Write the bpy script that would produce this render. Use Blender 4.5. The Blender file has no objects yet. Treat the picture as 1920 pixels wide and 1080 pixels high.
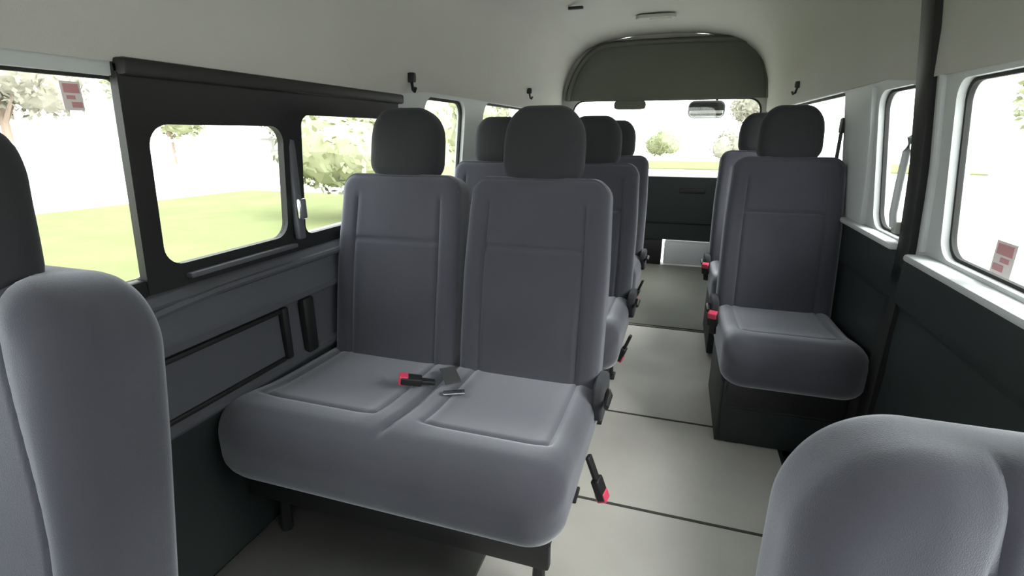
import bpy, bmesh, math, random
from mathutils import Vector, Matrix
from mathutils.geometry import delaunay_2d_cdt
random.seed(7)
S = bpy.context.scene
C = S.collection
# ------------------------------------------------------------------ camera
EYE = 1.10
FPX, VX, VY = 950.0, 1280.0, 250.0
pitch = math.atan((540-VY)/FPX); yaw = math.atan((VX-960)/FPX*math.cos(pitch))
cam = bpy.data.cameras.new('camera'); cam.sensor_width = 36; cam.lens = FPX/1920*36; cam.clip_start = .02; cam.clip_end = 400
co = bpy.data.objects.new('camera', cam); C.objects.link(co); S.camera = co
co.location = (0, 0, EYE); co.rotation_euler = (math.pi/2-pitch, 0, yaw)
# ------------------------------------------------------------------ light
W = bpy.data.worlds.new('world'); S.world = W; W.use_nodes = True
nt = W.node_tree; bg = nt.nodes['Background']
tc = nt.nodes.new('ShaderNodeTexCoord'); sp = nt.nodes.new('ShaderNodeSeparateXYZ'); mr = nt.nodes.new('ShaderNodeMapRange')
cr = nt.nodes.new('ShaderNodeMix'); cr.data_type = 'RGBA'
nt.links.new(tc.outputs['Generated'], sp.inputs[0]); nt.links.new(sp.outputs['Z'], mr.inputs['Value'])
mr.inputs['From Min'].default_value = -.1; mr.inputs['From Max'].default_value = .9
nt.links.new(mr.outputs[0], cr.inputs['Factor'])
cr.inputs['A'].default_value = (1, 1, .99, 1); cr.inputs['B'].default_value = (.93, .97, 1, 1)
nt.links.new(cr.outputs['Result'], bg.inputs['Color']); bg.inputs['Strength'].default_value = 3.6
S.view_settings.view_transform = 'Standard'; S.view_settings.look = 'None'; S.view_settings.gamma = 1
S.view_settings.use_curve_mapping = False; S.view_settings.exposure = 0.55

sun = bpy.data.lights.new('hazy_sun', 'SUN'); sun.energy = 6.0; sun.angle = math.radians(38); sun.color = (1, .98, .94)
so = bpy.data.objects.new('hazy_sun', sun); C.objects.link(so); so.location = (8, -2, 9)
so.rotation_euler = Vector((1.0, -.25, .92)).to_track_quat('Z', 'Y').to_euler()

# ------------------------------------------------------------------ materials
def mat(name, col, rough=.7, spec=.3, sheen=0, sheen_col=None, bump=0, bscale=300, vary=0, vscale=6, metal=0, emit=0):
    m = bpy.data.materials.new(name); m.use_nodes = True; t = m.node_tree; b = t.nodes['Principled BSDF']
    b.inputs['Base Color'].default_value = (*col, 1); b.inputs['Roughness'].default_value = rough
    b.inputs['Specular IOR Level'].default_value = spec; b.inputs['Metallic'].default_value = metal
    if sheen:
        b.inputs['Sheen Weight'].default_value = sheen; b.inputs['Sheen Roughness'].default_value = .45
        b.inputs['Sheen Tint'].default_value = (*(sheen_col or (.8, .85, 1)), 1)
    if bump or vary: c = t.nodes.new('ShaderNodeTexCoord')
    if bump:
        n = t.nodes.new('ShaderNodeTexNoise'); n.inputs['Scale'].default_value = bscale; n.inputs['Detail'].default_value = 3
        bu = t.nodes.new('ShaderNodeBump'); bu.inputs['Strength'].default_value = bump; bu.inputs['Distance'].default_value = .002
        t.links.new(c.outputs['Object'], n.inputs['Vector']); t.links.new(n.outputs['Fac'], bu.inputs['Height']); t.links.new(bu.outputs[0], b.inputs['Normal'])
    if vary:
        n = t.nodes.new('ShaderNodeTexNoise'); n.inputs['Scale'].default_value = vscale; n.inputs['Detail'].default_value = 4
        mx = t.nodes.new('ShaderNodeMix'); mx.data_type = 'RGBA'
        mx.inputs['A'].default_value = (*[v*(1-vary) for v in col], 1); mx.inputs['B'].default_value = (*[min(1, v*(1+vary)) for v in col], 1)
        t.links.new(c.outputs['Object'], n.inputs['Vector']); t.links.new(n.outputs['Fac'], mx.inputs['Factor']); t.links.new(mx.outputs['Result'], b.inputs['Base Color'])
    return m
M = dict(
    fabric=mat('grey_velour', (.058, .058, .073), .9, .15, .8, (.88, .9, 1), .35, 900, .10, 9),
    head=mat('dark_velour', (.034, .034, .038), .9, .15, .15, (.8, .85, 1), .35, 900, .08, 9),
    piping=mat('piping', (.20, .21, .23), .7, .3, .5),
    liner=mat('headliner', (.47, .465, .44), .95, .1, 0, None, .2, 500, .04, 3),
    pillar=mat('pillar_plastic', (.50, .52, .53), .55, .4),
    black=mat('black_plastic', (.013, .013, .014), .5, .4, bump=.15, bscale=600),
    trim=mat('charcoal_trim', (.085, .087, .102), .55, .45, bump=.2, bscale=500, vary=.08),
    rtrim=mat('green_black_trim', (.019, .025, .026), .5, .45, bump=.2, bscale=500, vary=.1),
    metal=mat('black_metal', (.015, .015, .016), .45, .5),
    chrome=mat('chrome', (.7, .7, .72), .2, .5, metal=1),
    red=mat('red_button', (.62, .06, .12), .35, .5),
    floor=mat('vinyl_floor', (.54, .52, .495), .5, .35, bump=.1, bscale=120, vary=.10, vscale=7),
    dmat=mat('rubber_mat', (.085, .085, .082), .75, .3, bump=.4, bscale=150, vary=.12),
    rear_floor=mat('dark_rear_floor', (.16, .16, .14), .7, .3, bump=.2, bscale=200, vary=.1),
    seam=mat('floor_seam', (.07, .07, .065), .8, .2),
    sill=mat('sill_metal', (.62, .63, .66), .4, .5, vary=.08),
    panel=mat('tailgate_panel', (.12, .125, .105), .8, .2, vary=.05),
    lamp=mat('lamp_lens', (.45, .45, .42), .3, .5),
    webbing=mat('webbing', (.06, .06, .065), .8, .2, bump=.3, bscale=700),
    gasket=mat('rubber', (.03, .03, .03), .7, .2),
    concrete=mat('pale_concrete', (.62, .61, .58), .9, .1, vary=.05, vscale=.6),
    grass=mat('lawn', (.165, .188, .088), .95, .05, vary=.22, vscale=1.2),
    leafa=mat('foliage_pale', (.27, .29, .17), .9, .1, vary=.3, vscale=3),
    leafb=mat('foliage_grey', (.30, .29, .24), .9, .1, vary=.3, vscale=3),
    hedge=mat('foliage_yellow', (.33, .34, .22), .9, .1, vary=.2, vscale=3),
    bark=mat('bark', (.28, .22, .18), .9, .1),
    brick=mat('red_brick', (.42, .25, .21), .9, .1, vary=.1),
    roof=mat('roof', (.34, .31, .30), .8, .1),
    fence=mat('fence_rail', (.36, .36, .35), .7, .2),
    sticker=mat('sticker_red', (.60, .30, .32), .5, .3),
    stickerw=mat('sticker_white', (.80, .74, .74), .5, .3),
    mirror=mat('mirror_glass', (.8, .8, .8), .03, .5, metal=1),
)
g = bpy.data.materials.new('window_glass'); g.use_nodes = True; t = g.node_tree; t.nodes.clear()
o_ = t.nodes.new('ShaderNodeOutputMaterial'); mx = t.nodes.new('ShaderNodeMixShader'); tr = t.nodes.new('ShaderNodeBsdfTransparent'); gl = t.nodes.new('ShaderNodeBsdfGlossy')
tr.inputs[0].default_value = (.95, .97, .95, 1); gl.inputs['Roughness'].default_value = .02
mx.inputs[0].default_value = .04
t.links.new(tr.outputs[0], mx.inputs[1]); t.links.new(gl.outputs[0], mx.inputs[2]); t.links.new(mx.outputs[0], o_.inputs[0])
M['glass'] = g

# ------------------------------------------------------------------ helpers
def link(name, bm, m, parent=None, smooth=True, loc=None):
    me = bpy.data.meshes.new(name); bmesh.ops.recalc_face_normals(bm, faces=bm.faces[:]); bm.to_mesh(me); bm.free()
    me.materials.append(M[m])
    if smooth:
        for p in me.polygons: p.use_smooth = True
        me.set_sharp_from_angle(angle=math.radians(40))
    o = bpy.data.objects.new(name, me); C.objects.link(o)
    if parent: o.parent = parent
    if loc: o.location = loc
    return o
def tag(o, label, cat, group=None):
    o['label'] = label; o['category'] = cat
    if group: o['group'] = group
    return o
def struct(o): o['kind'] = 'structure'; return o
def thing(name, label, cat, loc=(0, 0, 0), rz=0, group=None):
    o = bpy.data.objects.new(name, None); o.empty_display_size = .1; C.objects.link(o); o.location = loc; o.rotation_euler = (0, 0, rz)
    return tag(o, label, cat, group)
def copy_tree(o, parent=None):
    c = o.copy(); C.objects.link(c); c.parent = parent
    for ch in list(o.children): copy_tree(ch, c)
    return c
def box(bm, x0, x1, y0, y1, z0, z1, bev=0, seg=2):
    b2 = bmesh.new(); bmesh.ops.create_cube(b2, size=1)
    for v in b2.verts: v.co = Vector(((x0+x1)/2+v.co.x*(x1-x0), (y0+y1)/2+v.co.y*(y1-y0), (z0+z1)/2+v.co.z*(z1-z0)))
    if bev: bmesh.ops.bevel(b2, geom=b2.edges[:], offset=bev, segments=seg, affect='EDGES', profile=.5)
    merge(bm, b2); return bm
def merge(bm, b2):
    me = bpy.data.meshes.new('t'); b2.to_mesh(me); b2.free(); bm.from_mesh(me); bpy.data.meshes.remove(me)
def tube(bm, pts, r, n=10, rb=None):
    pts = [Vector(p) for p in pts]; rings = []
    up = Vector((0, 0, 1))
    for i, p in enumerate(pts):
        d = (pts[min(i+1, len(pts)-1)]-pts[max(i-1, 0)]).normalized()
        a = d.cross(up); a = a if a.length > .1 else d.cross(Vector((1, 0, 0))); a.normalize(); b = d.cross(a).normalized()
        ra = r[i] if isinstance(r, (list, tuple)) else r; rb_ = rb or ra
        rings.append([bm.verts.new(p+a*ra*math.cos(2*math.pi*k/n)+b*rb_*math.sin(2*math.pi*k/n)) for k in range(n)])
    for i in range(len(rings)-1):
        for k in range(n): bm.faces.new((rings[i][k], rings[i][(k+1) % n], rings[i+1][(k+1) % n], rings[i+1][k]))
    bm.faces.new(rings[0][::-1]); bm.faces.new(rings[-1]); return bm
def rrect(x0, x1, z0, z1, r, n=7, sl=0, sr=0):
    """rounded rectangle; sl / sr shift the upper end of the left / right edge"""
    r = min(r, (x1-x0)/2-.001, (z1-z0)/2-.001); out = []
    for cx, cz, a0 in ((x1-r, z1-r, 0), (x0+r, z1-r, 90), (x0+r, z0+r, 180), (x1-r, z0+r, 270)):
        for k in range(n+1):
            a = math.radians(a0+90*k/n); out.append((cx+r*math.cos(a), cz+r*math.sin(a)))
    res = []
    for x, z in out:
        f = (z-z0)/(z1-z0); u = (x-x0)/(x1-x0); res.append((x+f*(sl*(1-u)+sr*u), z))
    return res
def inside(p, poly):
    x, y = p; c = False; n = len(poly)
    for i in range(n):
        x1, y1 = poly[i]; x2, y2 = poly[(i+1) % n]
        if (y1 > y) != (y2 > y) and x < (x2-x1)*(y-y1)/(y2-y1)+x1: c = not c
    return c
def panel(name, outer, holes, fn, th, m, parent=None, grid=.06):
    """flat outline with holes, mapped by fn(u, v, depth) and given the thickness th"""
    vs, es = [], []
    for lp in [outer]+holes:
        s = len(vs); n = len(lp); vs += [Vector(p) for p in lp]; es += [(s+i, s+(i+1) % n) for i in range(n)]
    us = [p[0] for p in outer]; ws = [p[1] for p in outer]
    nu = max(2, int((max(us)-min(us))/grid/2)); nw = max(2, int((max(ws)-min(ws))/grid))
    for i in range(1, nu):
        for j in range(1, nw):
            p = (min(us)+(max(us)-min(us))*i/nu+.0003*j, min(ws)+(max(ws)-min(ws))*j/nw+.0001*i)
            if inside(p, outer) and not any(inside(p, h) for h in holes): vs.append(Vector(p))
    r = delaunay_2d_cdt(vs, es, [], 0, 1e-6); V, F = r[0], r[2]
    bm = bmesh.new(); a = {}; b = {}
    def ga(i):
        if i not in a: a[i] = bm.verts.new(fn(V[i][0], V[i][1], 0)); b[i] = bm.verts.new(fn(V[i][0], V[i][1], th))
        return a[i]
    cnt = {}
    for f in F:
        cx = sum(V[i][0] for i in f)/len(f); cz = sum(V[i][1] for i in f)/len(f)
        if not inside((cx, cz), outer) or any(inside((cx, cz), h) for h in holes): continue
        for i in f: ga(i)
        bm.faces.new([a[i] for i in f]); bm.faces.new([b[i] for i in reversed(f)])
        for k in range(len(f)):
            e = (f[k], f[(k+1) % len(f)]); cnt.setdefault(tuple(sorted(e)), []).append(e)
    for k, l in cnt.items():
        if len(l) == 1: i, j = l[0]; bm.faces.new((a[j], a[i], b[i], b[j]))
    return link(name, bm, m, parent)
def axis(A, r, step):
    """half extents -A..A, dense in the last r"""
    e = [A-r*(1-math.cos(t*math.pi/2/6)) if False else A-r+r*math.sin(t*math.pi/2/6) for t in range(7)]
    n = max(1, int(round(2*(A-r)/step))); mid = [-(A-r)+2*(A-r)*i/n for i in range(1, n)]
    return [-v for v in e[::-1]]+mid+e
def pad(bm, A, B, D, R, r, step, fn=None, M4=None, ax=(0, 2, 1)):
    """cushion: silhouette 2A x 2B with corner radius R (callable per corner), depth 2D with edge radius r. ax maps (a, b, depth) to xyz"""
    xs = axis(A, r, step); zs = axis(B, r, step); ds = [-(D-r)+2*(D-r)*i/3 for i in range(4)]
    def P(pa, pb, s, dd=None):
        t = min(A-abs(pa), B-abs(pb)); d = (D-r+math.sqrt(max(0, r*r-(r-t)**2))) if t < r else D
        d = s*d if dd is None else dd
        RR = R(pa, pb) if callable(R) else R
        va, vb = abs(pa)-(A-RR), abs(pb)-(B-RR)
        if va > 0 and vb > 0:
            l = math.hypot(va, vb); k = max(va, vb)/l
            pa = math.copysign(A-RR+va*k, pa); pb = math.copysign(B-RR+vb*k, pb)
        p = [0, 0, 0]; p[ax[0]] = pa; p[ax[1]] = pb; p[ax[2]] = d
        p = Vector(fn(*p) if fn else p)
        return M4 @ p if M4 else p
    F = [[[bm.verts.new(P(x, z, s)) for z in zs] for x in xs] for s in (-1, 1)]
    nx, nz = len(xs), len(zs)
    for g_ in F:
        for i in range(nx-1):
            for j in range(nz-1): bm.faces.new((g_[i][j], g_[i+1][j], g_[i+1][j+1], g_[i][j+1]))
    loop = [(i, 0) for i in range(nx)]+[(nx-1, j) for j in range(1, nz)]+[(i, nz-1) for i in range(nx-2, -1, -1)]+[(0, j) for j in range(nz-2, 0, -1)]
    rings = [[F[0][i][j] for i, j in loop]]+[[bm.verts.new(P(xs[i], zs[j], 1, d)) for i, j in loop] for d in ds[1:-1]]+[[F[1][i][j] for i, j in loop]]
    for q in range(3):
        for k in range(len(loop)):
            k2 = (k+1) % len(loop); bm.faces.new((rings[q][k], rings[q][k2], rings[q+1][k2], rings[q+1][k]))
    return bm
def gr(d, w=.006): return math.exp(-(d/w)**2)
def sm(x, a, b):
    t = max(0, min(1, (x-a)/(b-a))); return t*t*(3-2*t)

# ------------------------------------------------------------------ van shell (z measured from the floor)
XC = -.21
HW = [(-.1, .84), (.25, .86), (.77, .87), (1.0, .855), (1.24, .825), (1.36, .81), (1.5, .79), (1.62, .745), (1.70, .69), (1.77, .60), (1.82, .47), (1.85, .28), (1.86, 0)]
def hw(z):
    for (z0, h0), (z1, h1) in zip(HW, HW[1:]):
        if z <= z1: return h0+(h1-h0)*(z-z0)/(z1-z0)
    return 0
def lw(u, v, d): return Vector((XC-hw(v)-d, u, v))
def rw(u, v, d): return Vector((XC+hw(v)+d, u, v))
YF, YR = -.95, 4.6
# floor with the step well by the sliding door
fl = [(XC-.9, YF), (XC+.64, YF), (XC+.64, 1.86), (XC+.9, 1.86), (XC+.9, YR), (XC-.9, YR)]
struct(panel('floor', fl, [], lambda u, v, d: Vector((u, v, -d)), .05, 'floor', grid=.4))
bm = bmesh.new(); box(bm, XC+.64, XC+.92, YF, 1.86, -.30, -.25); box(bm, XC+.635, XC+.655, YF, 1.875, -.27, -.003)
box(bm, XC+.64, XC+.92, 1.86, 1.88, -.27, -.003); struct(link('trim_1', bm, 'rtrim'))
bm = bmesh.new()
for y, w in ((1.34, .009), (1.895, .008), (2.93, .014)): box(bm, XC-.86, XC+(.64 if y < 1.86 else .86), y-w/2, y+w/2, .0, .0025)
struct(link('trim_2', bm, 'seam'))
bm = bmesh.new(); box(bm, XC-.85, XC+.85, 2.95, YR-.12, .001, .006); struct(link('trim_14', bm, 'rear_floor'))  # thin sheet, darker than the floor, from the rear seam to the tailgate
# ceiling: one extruded arch from above the windows
prof = []
Zc = [1.272, 1.31, 1.36, 1.43, 1.5, 1.56, 1.62, 1.66, 1.70, 1.74, 1.77, 1.80, 1.82, 1.84, 1.85, 1.86]
def hs(z):
    import bisect
    return hw(z)
L = [(XC-hs(z), z) for z in Zc]+[(XC+hs(z), z) for z in Zc[::-1][1:]]
def chaikin(p):
    q = [p[0]]
    for a, b in zip(p, p[1:]): q += [(a[0]*.75+b[0]*.25, a[1]*.75+b[1]*.25), (a[0]*.25+b[0]*.75, a[1]*.25+b[1]*.75)]
    return q+[p[-1]]
L = chaikin(chaikin(L))
bm = bmesh.new(); ys = [YF, 0, 1, 2, 3, 4, YR+.02]
ys = sorted(set(ys+[.7, 1.8, 2.02]))
def zl(y): return 1.228 if y < .7 else 1.228+.014*(y-.7)/1.1 if y < 1.8 else min(1.264, 1.242+.1*(y-1.8))
def lp(x, z, y):
    if z > 1.36: return (x, y, z)
    z2 = z+(zl(y)-1.272)*(1.36-z)/.088
    return (XC+math.copysign(hs(z2)-.008*(1.36-z)/.088, x-XC), y, z2)
inn = [[bm.verts.new(lp(x, z, y)) for x, z in L] for y in ys]
out = [[bm.verts.new((XC+(x-XC)*1.05, y, z+.05*(z > 1.5)*min(1, (z-1.5)/.2))) for x, z in L] for y in ys]
for i in range(len(ys)-1):
    for k in range(len(L)-1):
        bm.faces.new((inn[i][k], inn[i][k+1], inn[i+1][k+1], inn[i+1][k])); bm.faces.new((out[i][k], out[i+1][k], out[i+1][k+1], out[i][k+1]))
    for k in (0, len(L)-1): bm.faces.new((inn[i][k], inn[i+1][k], out[i+1][k], out[i][k]))
struct(link('ceiling', bm, 'liner'))
# upper walls with window openings
BL = .745
holesL = [rrect(-.75, .783, .79, 1.205, .015, sl=.25, sr=-.004), rrect(.797, 1.76, .80, 1.215, .02),
          rrect(2.03, 2.47, .80, 1.25, .07), rrect(2.72, 4.1, .80, 1.262, .08)]
struct(panel('wall_left', [(YF, BL), (YR, BL), (YR, 1.28), (YF, 1.28)], holesL, lw, .045, 'pillar'))
holesR = [rrect(-.75, 1.555, .795, 1.225, .055, sl=.3, sr=.02), rrect(1.775, 2.06, .79, 1.235, .06, sr=.05),
          rrect(2.46, 4.05, .83, 1.262, .08)]
struct(panel('wall_right', [(YF, BL), (YR, BL), (YR, 1.28), (YF, 1.28)], holesR, rw, .045, 'pillar'))
def win(name, hole, fn, gm='gasket', w=.012):
    cx = sum(p[0] for p in hole)/len(hole); cz = sum(p[1] for p in hole)/len(hole)
    def sc(k): 
        o = []
        for i, p in enumerate(hole):
            d = Vector((p[0]-cx, p[1]-cz)); 
            o.append((p[0]+k*(1 if d.x > 0 else -1)*min(1, abs(d.x)/.05), p[1]+k*(1 if d.y > 0 else -1)*min(1, abs(d.y)/.05)))
        return o
    f = panel(name, sc(.0005), [sc(-w)], lambda u, v, d: fn(u, v, d+.018), .012, gm); struct(f)
    panel('pane', sc(-w*.5), [], lambda u, v, d: fn(u, v, d+.022), .004, 'glass', f)
    return f
win('window_1', holesL[0], lw, w=.006)
win('window_3', holesL[2], lw); win('window_4', holesL[3], lw)
win('window_5', holesR[0], rw, w=.008); win('window_6', holesR[1], rw, w=.008); win('window_7', holesR[2], rw)
# black sliding-window assembly on the left
ph = [rrect(.802, 1.185, .815, 1.118, .045), rrect(1.258, 1.74, .805, 1.150, .03)]
f = panel('window_2', rrect(.752, 1.79, .745, 1.238, .012), ph, lambda u, v, d: lw(u, v, d-.014), .020, 'black'); struct(f)
for h in ph: panel('pane', h, [], lambda u, v, d: lw(u, v, d-.003), .004, 'glass', f)
def along(name, x0, x1, y0, y1, z0, z1, m, bev=.006, parent=None):
    bm = bmesh.new(); box(bm, x0, x1, y0, y1, z0, z1, bev); return link(name, bm, m, parent)
xl = XC-hw(1.18)
bm = bmesh.new(); box(bm, xl+.004, xl+.040, .752, 1.80, 1.205, 1.238, .008); o = link('head_rail', bm, 'black', f)
bm = bmesh.new(); box(bm, XC-hw(.95)+.006, XC-hw(.95)+.028, 1.205, 1.232, .80, 1.14, .006); link('meeting_rail', bm, 'trim', f)
bm = bmesh.new(); box(bm, XC-hw(.95)+.022, XC-hw(.95)+.040, 1.205, 1.235, .86, .92, .006); link('latch', bm, 'chrome', f)
bm = bmesh.new(); box(bm, XC-hw(.95)+.000, XC-hw(.95)+.022, .845, 1.2, .779, .792, .004); link('sill_rail', bm, 'trim', f)

# lower side walls: extruded profile, inboard offset per height
def lower(name, side, m, prof, y0=YF, y1=YR):
    bm = bmesh.new(); rows = []
    for y in (y0, y1):
        a = [bm.verts.new((XC+side*(hw(z)-o), y, z)) for o, z in prof]; b = [bm.verts.new((XC+side*(hw(z)+.05), y, z)) for o, z in prof]
        rows.append((a, b))
    (a, b), (c, d) = rows; n = len(prof)
    for k in range(n-1):
        bm.faces.new((a[k], a[k+1], c[k+1], c[k])); bm.faces.new((b[k], d[k], d[k+1], b[k+1]))
        bm.faces.new((a[k], b[k], b[k+1], a[k+1])); bm.faces.new((c[k], c[k+1], d[k+1], d[k]))
    bm.faces.new((a[0], c[0], d[0], b[0])); bm.faces.new((a[-1], b[-1], d[-1], c[-1]))
    return struct(link(name, bm, m))
lower('trim_16', -1, 'rtrim', [(.0, -.04), (.0, .40), (.004, .415)])
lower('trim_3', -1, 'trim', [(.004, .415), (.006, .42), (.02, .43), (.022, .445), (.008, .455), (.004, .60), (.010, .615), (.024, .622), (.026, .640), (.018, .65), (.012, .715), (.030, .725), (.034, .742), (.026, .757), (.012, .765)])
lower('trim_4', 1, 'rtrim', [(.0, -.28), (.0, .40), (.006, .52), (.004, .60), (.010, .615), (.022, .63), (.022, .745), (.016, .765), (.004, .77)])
bm = bmesh.new()
xw = XC-hw(.55)
box(bm, xw+.002, xw+.022, 1.11, 1.135, .455, .615, .005); box(bm, xw+.002, xw+.03, 1.19, 1.24, .44, .62, .01)
box(bm, xw+.002, xw+.016, .3, 1.11, .452, .466, .004); box(bm, xw+.002, xw+.02, .3, 1.11, .600, .614, .004)
struct(link('trim_5', bm, 'black'))
bm = bmesh.new(); tube(bm, [(XC-hw(.7)+.03, y, .735-.02*sm(-y, -.95, -.6)) for y in [.3+.1*i for i in range(12)]], .011, 8)
tube(bm, [(XC-hw(.44)+.012, y, .44) for y in (.2, .8, 1.35)], .010, 8); struct(link('trim_6', bm, 'trim'))
bm = bmesh.new(); box(bm, XC-hw(.78)-.01, XC-hw(.78)+.02, -.6, .75, .762, .80, .006); struct(link('trim_15', bm, 'black'))
# pale ledges below the right hand windows
bm = bmesh.new(); box(bm, XC+hw(.78)-.055, XC+hw(.78)+.01, .1, 1.62, .765, .785, .008); struct(link('trim_7', bm, 'pillar'))
bm = bmesh.new(); box(bm, XC+hw(.78)-.040, XC+hw(.78)+.01, 1.765, 2.30, .765, .785, .008); struct(link('trim_8', bm, 'pillar'))
# black door seal climbing the right wall into the roof, with the grey pillar cover beside it
def hoop(name, y0, y1, z0, z1, dep, m, bend=0):
    bm = bmesh.new(); zs = [z0+(z1-z0)*i/28 for i in range(29)]; R_ = []
    for z in zs:
        x = XC+hw(z); yb = bend*(z-.8); R_.append([bm.verts.new(p) for p in ((x+.01, y0+yb, z), (x-dep*.8, y0+yb, z), (x-dep, y0+yb+.008, z), (x-dep, y1+yb-.008, z), (x-dep*.8, y1+yb, z), (x+.01, y1+yb, z))])
    for a, b in zip(R_, R_[1:]):
        for k in range(6): bm.faces.new((a[k], a[(k+1) % 6], b[(k+1) % 6], b[k]))
    bm.faces.new(R_[0]); bm.faces.new(R_[-1][::-1]); return struct(link(name, bm, m))
hoop('trim_9', 1.685, 1.762, -.2, 1.80, .022, 'black')
hoop('trim_10', 1.63, 1.65, .79, 1.24, .012, 'pillar')
hoop('trim_11', 2.13, 2.44, .785, 1.25, .018, 'pillar')
# tailgate
def tg(u, v, d): return Vector((u, YR+d, v))
def arch(k=0, top=1.80):
    out = [(XC-hw(z)*1.02, z) for z in (-.05, .4, .77, 1.0, 1.24)]
    return out
oL = [(XC-hw(z)-.03, z) for z in (.72, 1.0, 1.24, 1.5, 1.62, 1.70, 1.77, 1.82, 1.87)]
oR = [(2*XC-x, z) for x, z in oL[::-1]]
tw = rrect(-.955, .60, .735, 1.368, .09, sl=.03, sr=-.03)
struct(panel('wall_rear', oL+oR, [tw], tg, .05, 'liner'))
f = panel('window_8', [(p[0], p[1]) for p in tw], [[(XC+(p[0]-XC)*.985, 1.05+(p[1]-1.05)*.97) for p in tw]], lambda u, v, d: tg(u, v, d+.01), .012, 'gasket'); struct(f)
panel('pane', [(XC+(p[0]-XC)*.99, 1.05+(p[1]-1.05)*.985) for p in tw], [], lambda u, v, d: tg(u, v, d+.014), .004, 'glass', f)
# lower tailgate trim
t = struct(panel('door_1', rrect(XC-.83, XC+.83, .215, .75, .03), [], lambda u, v, d: Vector((u, YR-.05+d, v)), .10, 'rtrim'))
bm = bmesh.new(); box(bm, .02, .22, YR-.062, YR-.05, .62, .66, .005); link('door_handle', bm, 'black', t)
bm = bmesh.new(); box(bm, -.8, .4, YR-.060, YR-.05, .36, .375, .004); link('panel_ridge', bm, 'black', t)
bm = bmesh.new(); box(bm, -.065, .33, YR-.10, YR+.02, .012, .205, .012); struct(link('trim_12', bm, 'sill'))
bm = bmesh.new(); box(bm, XC-.86, -.085, YR-.11, YR+.02, .0, .215, .008); box(bm, .345, XC+.86, YR-.11, YR+.02, .0, .215, .008); struct(link('trim_13', bm, 'black'))
# upper dark tailgate panel with its rounded rim
up = [(-.97, 1.365), (-.955, 1.46), (-.90, 1.60), (-.82, 1.71), (-.72, 1.775), (-.60, 1.80), (.33, 1.80), (.43, 1.775), (.505, 1.71), (.56, 1.60), (.595, 1.46), (.61, 1.365)]
up = up[:1]+chaikin(chaikin(up))[1:-1]+up[-1:]
f = struct(panel('door_2', up, [], lambda u, v, d: Vector((u, YR-.015+d, v)), .02, 'panel'))
bm = bmesh.new(); tube(bm, [(x, YR-.03, z) for x, z in up], .030, 10, rb=.022); link('rim_moulding', bm, 'panel', f)
bm = bmesh.new(); pad(bm, .13, .035, .03, .03, .012, .03, M4=Matrix.Translation((-.44, YR-.03, 1.325)))
tag(link('stop_lamp', bm, 'panel'), 'dark rounded lamp housing hanging at the top edge of the rear window', 'lamp')
# windscreen end (behind the camera)
oL2 = [(XC-hw(z)-.03, z) for z in (-.05, .4, .77, 1.0, 1.24, 1.5, 1.62, 1.70, 1.77, 1.82, 1.87)]
ws = rrect(XC-.76, XC+.76, .80, 1.56, .12)
struct(panel('wall_front', oL2+[(2*XC-x, z) for x, z in oL2[::-1]], [ws], lambda u, v, d: Vector((u, YF-d, v)), .05, 'trim'))
f = panel('window_9', ws, [[(XC+(p[0]-XC)*.98, 1.15+(p[1]-1.15)*.97) for p in ws]], lambda u, v, d: Vector((u, YF-.02-d, v)), .012, 'gasket'); struct(f)
panel('pane', [(XC+(p[0]-XC)*.99, 1.15+(p[1]-1.15)*.98) for p in ws], [], lambda u, v, d: Vector((u, YF-.024-d, v)), .004, 'glass', f)

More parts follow.
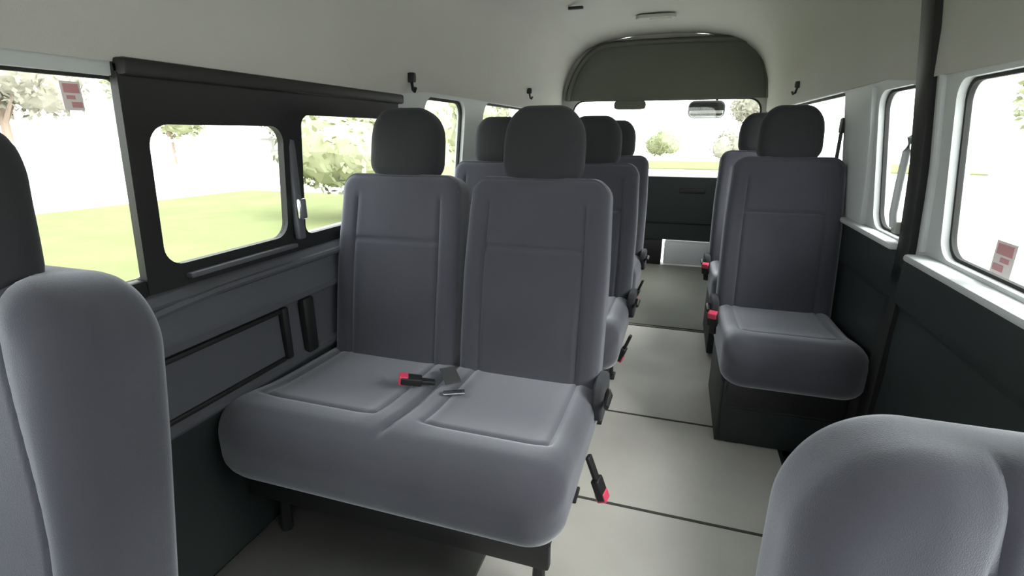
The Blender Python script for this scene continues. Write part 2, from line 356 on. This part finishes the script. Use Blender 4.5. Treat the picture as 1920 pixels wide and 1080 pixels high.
# ------------------------------------------------------------------ seats
def back_fn(w, front=False):
    def fn(x, y, z):
        # x across, y depth (front is -y), z up; centred
        if y < 0:
            ax_ = abs(x)
            if front:
                sx = w*.43+.05*sm(-z, -.26, .1)                       # seam of the side bolster, curving outwards
                y += -.018*sm(ax_, sx-.02, sx+.05)+.010*gr(ax_-sx, .007)+.0*z
                y += -.012*(1-(ax_/w)**2)
            else:
                y += .006*(1-sm(ax_, .11, .19))
                y += .007*gr(ax_-.150, .006)*sm(.27-z, 0, .05)
                y += .009*gr(z-.105-.0*ax_, .006)*(1-sm(ax_, .14, .155))
                y += -.012*math.exp(-((z+.10)/.11)**2)*(1-sm(ax_, .05, .17))
                y += -.008*(1-(z/.3)**2)
        x *= 1-.045*sm(z, .0, .32)
        return (x, y, z)
    return fn
def seat(name, label, cat, n, loc, group=None, skirt=False, hz=0):
    t = thing(name, label, cat, loc, 0, group)
    W1 = .222; pitchx = .452; xs = [0] if n == 1 else [-pitchx/2, pitchx/2]
    tilt = Matrix.Rotation(-math.radians(12), 4, 'X')
    for x in xs:
        Mx = Matrix.Translation((x, -.10, .37)) @ tilt @ Matrix.Translation((0, .06, .30+hz/2))
        bm = bmesh.new(); pad(bm, W1-.004, .305+hz/2, .055, lambda a, b: .055 if b > 0 else .03, .028, .0065, back_fn(W1), Mx)
        b = link('backrest', bm, 'fabric', t)
        bm = bmesh.new()
        ring = []
        for a in range(0, 41):                                           # piping along the edge of the backrest
            q = rrect(-W1+.012, W1-.012, -.29, .305+hz/2-.006, .05, 9)
        ring = [(x_, -.045, z_) for x_, z_ in q]; fnn = back_fn(W1)
        ring = [Mx @ Vector((p[0]*(1-.045*sm(p[2], 0, .32)), p[1], p[2])) for p in ring]
        tube(bm, ring+[ring[0]], .0035, 6); link('piping', bm, 'fabric', b)
        H = Matrix.Translation((x, -.10, .37)) @ tilt @ Matrix.Translation((0, .062, .70+hz))
        bm = bmesh.new()
        pad(bm, .120, .110, .055, lambda a, b_: .070 if b_ > 0 else .055, .042, .012, lambda x_, y_, z_: (x_*(1-.10*sm(z_, .0, .11)), y_-.012*(1-(x_/.13)**2)*(y_ < 0), z_), H)
        hd = link('headrest', bm, 'head', t)
        for s in (-.05, .05):
            bm = bmesh.new(); tube(bm, [H @ Vector((s, 0, -.16)), H @ Vector((s, 0, -.09))], .006, 8); link('post', bm, 'chrome', hd)
    Wc = .222 if n == 1 else .222+pitchx/2
    def cf(x, y, z):
        if z > 0:
            for cx in xs:
                u = x-cx
                if abs(u) < .23:
                    z += -.006*(1-sm(abs(u), .11, .18))*(1-sm(-y, .10, .20))
                    z -= .005*gr(abs(u)-.158, .007)*(1-sm(-y, .10, .13))
                    z -= .005*gr(y+.115, .007)*(1-sm(abs(u), .155, .17))
            if n == 2: z -= .010*gr(x, .010)*(1-sm(-y, .16, .23))
            z += .018*math.exp(-((y+.17)/.10)**2)
        z += .02*sm(-y, .18, .29)*(-1 if z > 0 else 0)
        if n == 2 and x < -.2: x -= .035*sm(-x, .2, .45)
        return (x, y, z+.055*(-y)*.5)
    bm = bmesh.new()
    pad(bm, Wc, .285, .078, lambda a, b: (.13 if (a < 0 and n == 2) else .085) if b < 0 else .03, .05, .0075, cf, Matrix.Translation((0, -.315, .335)), ax=(0, 1, 2))
    link('seat_cushion', bm, 'fabric', t)
    # steel frame and legs
    bm = bmesh.new(); hwid = Wc-.045
    for y in (-.50, -.10): tube(bm, [(-hwid, y, .235), (hwid, y, .235)], .014, 8)
    for x in (-hwid, 0, hwid): tube(bm, [(x, -.52, .235), (x, -.06, .235)], .012, 8)
    box(bm, -hwid, hwid, -.50, -.08, .243, .262)
    link('seat_frame', bm, 'metal', t)
    bm = bmesh.new(); box(bm, -hwid-.01, hwid+.01, -.525, -.50, .165, .262, .006); tube(bm, [(-hwid, -.49, .15), (hwid, -.49, .15)], .012, 8); link('front_rail', bm, 'metal', t)
    for sx in (-1, 1):
        for y0, y1 in ((-.44, -.46), (-.12, -.06)):
            bm = bmesh.new(); x = sx*(hwid-.03)
            tube(bm, [(x, y0, .235), (x, (y0+y1)/2, .12), (x, y1, .012)], [.017, .015, .017], 8); box(bm, x-.025, x+.025, y1-.035, y1+.035, 0, .012, .003)
            link('leg', bm, 'metal', t)
    if skirt:
        bm = bmesh.new(); box(bm, -hwid-.02, hwid+.02, -.500, -.485, .004, .25, .004); box(bm, -hwid-.03, -hwid-.018, -.50, -.05, .004, .25, .004); link('skirt_panel', bm, 'rtrim', t)
    # recliner cover and lever on the aisle side, buckles
    side = 1 if n == 2 else -1
    bm = bmesh.new(); pad(bm, .075, .055, .016, .035, .010, .02, None, Matrix.Translation((side*(Wc+.006), -.09, .385)) , ax=(1, 2, 0))
    sc_ = link('recliner_cover', bm, 'head', t)
    bm = bmesh.new(); tube(bm, [(side*(Wc+.026), -.08, .395), (side*(Wc+.034), -.13, .41), (side*(Wc+.034), -.19, .405)], [.009, .010, .007], 8); link('recliner_lever', bm, 'black', sc_)
    def buckle(x, y, z, rot, tiltx=0, ln=.10):
        Mb = Matrix.Translation((x, y, z)) @ Matrix.Rotation(rot, 4, 'Z') @ Matrix.Rotation(tiltx, 4, 'X')
        bm = bmesh.new(); pad(bm, .012, ln/2, .006, .004, .004, .02, None, Mb @ Matrix.Translation((0, 0, ln/2-.015)))
        b = link('buckle_stalk', bm, 'black', t)
        bm = bmesh.new(); pad(bm, .019, .030, .011, .006, .005, .01, None, Mb @ Matrix.Translation((0, 0, ln+.008))); link('buckle', bm, 'black', b)
        bm = bmesh.new(); pad(bm, .0165, .013, .0135, .004, .004, .008, None, Mb @ Matrix.Translation((0, 0, ln+.030))); bu = link('release_button', bm, 'red', b); bu['label'] = 'red release button'
    return t, buckle, Wc
first, buck, Wc = seat('double_seat', 'nearest grey double bench seat with two headrests, its back closest to the camera', 'seat', 2, (-.61, 1.40, 0), hz=.022)
buck(-.01, -.235, .425, math.radians(-62), math.radians(78), .045)
# belt tongue lying on the cushion
bm = bmesh.new(); pad(bm, .011, .030, .003, .003, .002, .01, None, Matrix.Translation((.075, -.26, .418)) @ Matrix.Rotation(math.radians(115), 4, 'Z'), ax=(0, 1, 2))
tg_ = link('belt_tongue', bm, 'chrome', first)
bm = bmesh.new(); pad(bm, .023, .05, .002, .002, .001, .01, None, Matrix.Translation((.03, -.185, .428)) @ Matrix.Rotation(math.radians(35), 4, 'Z'), ax=(0, 1, 2))
link('belt_webbing', bm, 'webbing', first)
buck(Wc+.010, -.27, .29, math.radians(80), math.radians(158), .07)
def cpl(label, loc, src, cat='seat'):
    c = copy_tree(src); c.location = loc; c['label'] = label; return c
r3, buck3, _ = seat('double_seat', 'grey double bench seat standing directly behind the nearest double seat', 'seat', 2, (-.60, 2.27, 0), hz=.02)
buck3(Wc+.02, -.30, .30, math.radians(80), math.radians(-160), .07)
r4 = cpl('rearmost grey double bench seat, third behind the nearest one on the same side', (-.61, 3.12, 0), r3)
s1, buck1, W1c = seat('single_seat', 'grey single seat facing the aisle opening beside the sliding door pillar', 'seat', 1, (.420, 2.30, 0), skirt=True, hz=.055)
s1['label'] = 'nearer grey single seat with a black skirt, across the aisle from the double seats'
buck1(-W1c-.012, -.24, .34, math.radians(-20), math.radians(20), .05)
s2 = cpl('farther grey single seat, mostly hidden behind the nearer single seat', (.425, 3.12, 0), s1)

def front_seat(label, loc, w, tiltd, drop):
    t = thing('front_seat', label, 'seat', loc)
    tilt = Matrix.Rotation(-math.radians(tiltd), 4, 'X')
    Mx = Matrix.Translation((0, -.07, .36-drop)) @ tilt @ Matrix.Translation((0, .07, .285))
    bm = bmesh.new(); pad(bm, w, .290, .070, lambda a, b: .11 if b > 0 else .05, .045, .006, back_fn(w, True), Mx)
    link('backrest', bm, 'fabric', t)
    H = Matrix.Translation((0, -.07, .36-drop)) @ tilt @ Matrix.Translation((0, .015, .655))
    bm = bmesh.new(); pad(bm, .085 if w < .22 else .078, .115, .05, lambda a, b: .075 if b > 0 else .045, .045, .01, lambda x, y, z: (x*(1-.45*sm(z, -.12, .12)), y, z), H)
    hd = link('headrest', bm, 'head', t)
    for s in (-.05, .05):
        bm = bmesh.new(); tube(bm, [H @ Vector((s, 0, -.20)), H @ Vector((s, 0, -.08))], .006, 8); link('post', bm, 'chrome', hd)
    def cf(x, y, z):
        if z > 0: z += .02*sm(abs(x), .13, .20)-.006*gr(abs(x)-.15)
        return (x, y, z)
    bm = bmesh.new(); pad(bm, w, .26, .07, .09, .05, .01, cf, Matrix.Translation((0, -.33, .31)), ax=(0, 1, 2)); link('seat_cushion', bm, 'fabric', t)
    bm = bmesh.new(); box(bm, -w+.02, w-.02, -.52, -.06, 0, .25, .02); link('seat_base', bm, 'black', t)
    return t
front_seat('grey front seat cut off at the left edge of the picture, with its dark headrest', (-.875, .365, 0), .20, 9, .0)
front_seat('grey front seat cut off at the lower right corner, no headrest in view', (.375, .40, 0), .258, 11, .072)

# ------------------------------------------------------------------ small interior things
def hook(x, y, z, s, label):
    t = thing('coat_hook', label, 'hook', (x, y, z))
    bm = bmesh.new(); pad(bm, .016, .018, .010, .008, .004, .01); link('base', bm, 'black', t)
    bm = bmesh.new(); tube(bm, [(0, 0, -.01), (s*-.01, -.012, -.045), (s*-.022, -.022, -.052), (s*-.03, -.026, -.038)], .006, 8); link('hook', bm, 'black', t)
hook(.592, 3.40, 1.362, 1, 'small black hook on the ceiling edge above the nearer single seat')
hook(-1.005, 3.50, 1.372, -1, 'small black hook on the ceiling edge above the second double seat')
hook(-1.012, 1.88, 1.305, -1, 'small dark hook above the window pillar behind the nearest double seat')
t = thing('ceiling_lamp', 'flat oval dome lamp on the ceiling in front of the rear door', 'lamp', (-.238, 3.85, 1.838))
bm = bmesh.new(); pad(bm, .13, .05, .012, .045, .006, .02, ax=(0, 1, 2)); link('housing', bm, 'liner', t)
bm = bmesh.new(); pad(bm, .07, .032, .007, .03, .004, .02, None, Matrix.Translation((.03, 0, -.010)), ax=(0, 1, 2)); link('lens', bm, 'lamp', t)
bm = bmesh.new(); pad(bm, .045, .012, .008, .008, .004, .02, None, Matrix.Translation((-.66, 3.26, 1.80)), ax=(0, 1, 2))
tag(link('ceiling_vent', bm, 'black'), 'small black ceiling fitting in front of the dome lamp', 'vent')
# grab handle
t = thing('grab_handle', 'pale upright grab handle on the pillar beside the narrow right window', 'handle', (XC+hw(.95), 1.79, .96))
bm = bmesh.new(); tube(bm, [(.0, 0, -.135), (-.022, .0, -.125), (-.028, 0, -.09), (-.029, 0, 0), (-.028, 0, .09), (-.025, 0, .125), (-.010, 0, .135)], .010, 10); link('grip', bm, 'pillar', t)
for z in (-.13, .13):
    bm = bmesh.new(); pad(bm, .014, .018, .012, .010, .004, .01, None, Matrix.Translation((-.008, 0, z))); link('mount', bm, 'lamp', t)
# seat belt on the right rear pillar
t = thing('seat_belt', 'black seat belt hanging from its anchor on the pillar beside the nearer single seat', 'seat belt', (XC+hw(1.06)-.026, 2.445, 1.13))
bm = bmesh.new(); pad(bm, .022, .030, .009, .010, .005, .01, None, Matrix.Rotation(math.radians(90), 4, 'Z')); link('anchor', bm, 'black', t)
bm = bmesh.new(); box(bm, -.004, -.001, -.022, .022, -.13, -.02); link('webbing', bm, 'webbing', t)
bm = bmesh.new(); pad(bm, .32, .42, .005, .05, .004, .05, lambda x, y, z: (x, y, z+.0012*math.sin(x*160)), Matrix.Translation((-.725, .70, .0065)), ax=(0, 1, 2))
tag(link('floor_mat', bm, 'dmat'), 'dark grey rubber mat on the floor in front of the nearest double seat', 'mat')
# window stickers, colours lightened to stand for overexposed daylight coming through
def sticker(label, loc, w, h, side):
    t = thing('window_sticker', label, 'sticker', loc)
    bm = bmesh.new(); box(bm, 0, side*.0015, -w/2, w/2, -h/2, h/2); link('backing', bm, 'stickerw', t)
    for (y0, y1, z0, z1) in ((-.38, .38, .10, .42), (-.3, .12, -.12, .02), (-.1, .40, -.40, -.2)):
        bm = bmesh.new(); box(bm, -side*.0012, 0, y0*w, y1*w, z0*h, z1*h); link('mark', bm, 'sticker', t)
sticker('small pale red square sticker low on the big right hand window', (XC+hw(.84)+.016, 1.315, .845), .075, .070, 1)
sticker('small pale reddish sticker high on the left front window', (XC-hw(1.155)-.016, .69, 1.165), .034, .050, -1)
# parking mirror outside the rear window
t = thing('parking_mirror', 'small rear parking mirror hanging outside the rear window', 'mirror', (.17, YR+.16, 1.30))
bm = bmesh.new(); pad(bm, .145, .07, .04, .05, .02, .02, None, Matrix.Translation((0, 0, -.01))); link('housing', bm, 'black', t)
bm = bmesh.new(); pad(bm, .13, .045, .004, .03, .003, .02, None, Matrix.Translation((0, -.040, -.03)) @ Matrix.Rotation(math.radians(-25), 4, 'X')); link('mirror_glass', bm, 'mirror', t)
bm = bmesh.new(); tube(bm, [(.07, 0, .02), (.085, 0, .12), (.085, -.10, .16)], .010, 8); link('arm', bm, 'black', t)

# ------------------------------------------------------------------ outside
GZ = -.55
def ground(name, pts, z, m):
    bm = bmesh.new(); bm.faces.new([bm.verts.new((x, y, z)) for x, y in pts]); r_ = bmesh.ops.extrude_face_region(bm, geom=bm.faces[:])
    for v in r_['geom']:
        if isinstance(v, bmesh.types.BMVert): v.co.z -= .05
    return link(name, bm, m, smooth=False)
struct(ground('ground', [(-90, -60), (90, -60), (90, 120), (-90, 120)], GZ, 'concrete'))
o = ground('lawn', [(-14, -8), (-2.6, -8), (-2.6, 12), (-12.0, 12)], GZ+.055, 'grass'); o['kind'] = 'stuff'; tag(o, 'short yellow green lawn outside the left windows', 'grass')
o = ground('lawn', [(-8, 26), (12, 26), (12, 33), (-8, 33)], GZ+.055, 'grass'); o['kind'] = 'stuff'; tag(o, 'distant strip of lawn seen through the rear window', 'grass')
o = ground('lawn', [(9, -4), (11.5, -4), (11.5, 16), (9, 16)], GZ+.055, 'grass'); o['kind'] = 'stuff'; tag(o, 'strip of lawn under the trees outside the right windows', 'grass')
def tree(x, y, h, r, m, label, shrub=False):
    t = thing('shrub' if shrub else 'tree', label, 'shrub' if shrub else 'tree', (x, y, GZ))
    rnd = random.Random(x*7+y); b2 = bmesh.new()
    if not shrub:
        bm = bmesh.new(); tube(bm, [(0, 0, 0), (.1, 0, h*.35), (0, .1, h*.65)], [.18, .14, .08], 8)
        for a in (0, 2, 4): tube(bm, [(.05, 0, h*.35), (math.cos(a)*r*.5, math.sin(a)*r*.5, h*.62)], [.09, .04], 6)
        link('trunk', bm, 'bark', t)
    bm = bmesh.new(); k = 9 if not shrub else 5
    for i in range(k):
        a = rnd.uniform(0, 6.28); q = rnd.uniform(.15, .6)*r
        c = Vector((math.cos(a)*q, math.sin(a)*q, h*(.7 if not shrub else .5)+rnd.uniform(-.18, .2)*h)); rr = r*rnd.uniform(.35, .6)
        if shrub: rr = min(rr, h*.5)
        # leaf clusters: many small tilted leaves on each lobe
        for j in range(420 if not shrub else 260):
            d = Vector((rnd.gauss(0, 1), rnd.gauss(0, 1), rnd.gauss(0, 1))).normalized()
            p = c+d*rr*rnd.uniform(.75, 1.05); s = r*.055; u = Vector((rnd.gauss(0, 1), rnd.gauss(0, 1), rnd.gauss(0, 1))).normalized(); v = d.cross(u).normalized(); u = u*s
            v = v*s*.6; bm.faces.new([bm.verts.new(p+w) for w in (-u, v, u, -v)])
        bmesh.ops.create_icosphere(bm, subdivisions=2, radius=rr*.85, matrix=Matrix.Translation(c))
    link('foliage', bm, m, t, smooth=False)
tree(-24, 13, 5.5, 2.6, 'leafb', 'pale grey green tree in the far left, highest beyond the lawn')
tree(-27, 22, 5.0, 2.8, 'leafa', 'bleached tree seen through the front pane of the sliding window')
tree(-20, 24, 4.6, 2.6, 'leafb', 'bleached tree seen through the rear pane of the sliding window')
tree(-12, 30, 5.2, 2.8, 'leafa', 'bleached tree seen through the side windows behind the sliding window')
tree(11, 20, 4.2, 2.4, 'leafa', 'tree outside the narrow right hand window')
tree(15, 13, 3.9, 2.6, 'leafa', 'pale green tree at the left of the big right hand window')
tree(20, 14, 4.2, 2.6, 'leafb', 'greyish tree at the right edge of the big right hand window')
tree(5, 42, 4.6, 2.6, 'leafb', 'distant tree beyond the rear window, right of the aisle')
tree(-4, 36, 1.6, 1.5, 'leafa', 'low round shrub beyond the rear window, left of the aisle', True)
tree(-1, 38, 2.0, 1.5, 'leafa', 'low shrub beyond the rear window, straight down the aisle', True)
tree(2.5, 37, 1.7, 1.6, 'leafb', 'greyish low shrub beyond the rear window, beside the parking mirror', True)
tree(-6.2, 8.6, 2.9, 1.5, 'hedge', 'tall pale yellow green shrub close outside the rear pane of the sliding window', True)
tree(-5.2, 10.8, 2.9, 1.5, 'hedge', 'tall pale yellow green shrub outside the side window behind the sliding window', True)
# garden fence: posts and rails
t = thing('garden_fence', 'low grey rail fence far beyond the left lawn', 'fence', (-21, 12, GZ), 0)
bm = bmesh.new(); box(bm, -.05, .05, -10, 14, 1.28, 1.40); box(bm, -.05, .05, -10, 14, .7, .8); link('rail', bm, 'fence', t)
for k in range(9):
    bm = bmesh.new(); box(bm, -.09, .09, -10+k*3-.09, -10+k*3+.09, 0, 1.5); link('post', bm, 'fence', t)
# brick house far right
t = thing('house', 'pale brick house behind the trees on the right', 'house', (34, 15, GZ), 0)
bm = bmesh.new(); box(bm, -4, 4, -6, 6, 0, 2.6); link('wall', bm, 'brick', t)
bm = bmesh.new(); vs = [bm.verts.new(p) for p in ((-4.4, -6.4, 2.6), (4.4, -6.4, 2.6), (4.4, 6.4, 2.6), (-4.4, 6.4, 2.6), (0, -6.4, 4.2), (0, 6.4, 4.2))]
for f_ in ((0, 1, 4), (1, 2, 5, 4), (2, 3, 5), (3, 0, 4, 5), (0, 3, 2, 1)): bm.faces.new([vs[i] for i in f_])
link('roof', bm, 'roof', t, smooth=False)
bm = bmesh.new(); box(bm, -4.03, -4.0, -2, 0, 1, 2.1); link('window', bm, 'mirror', t)
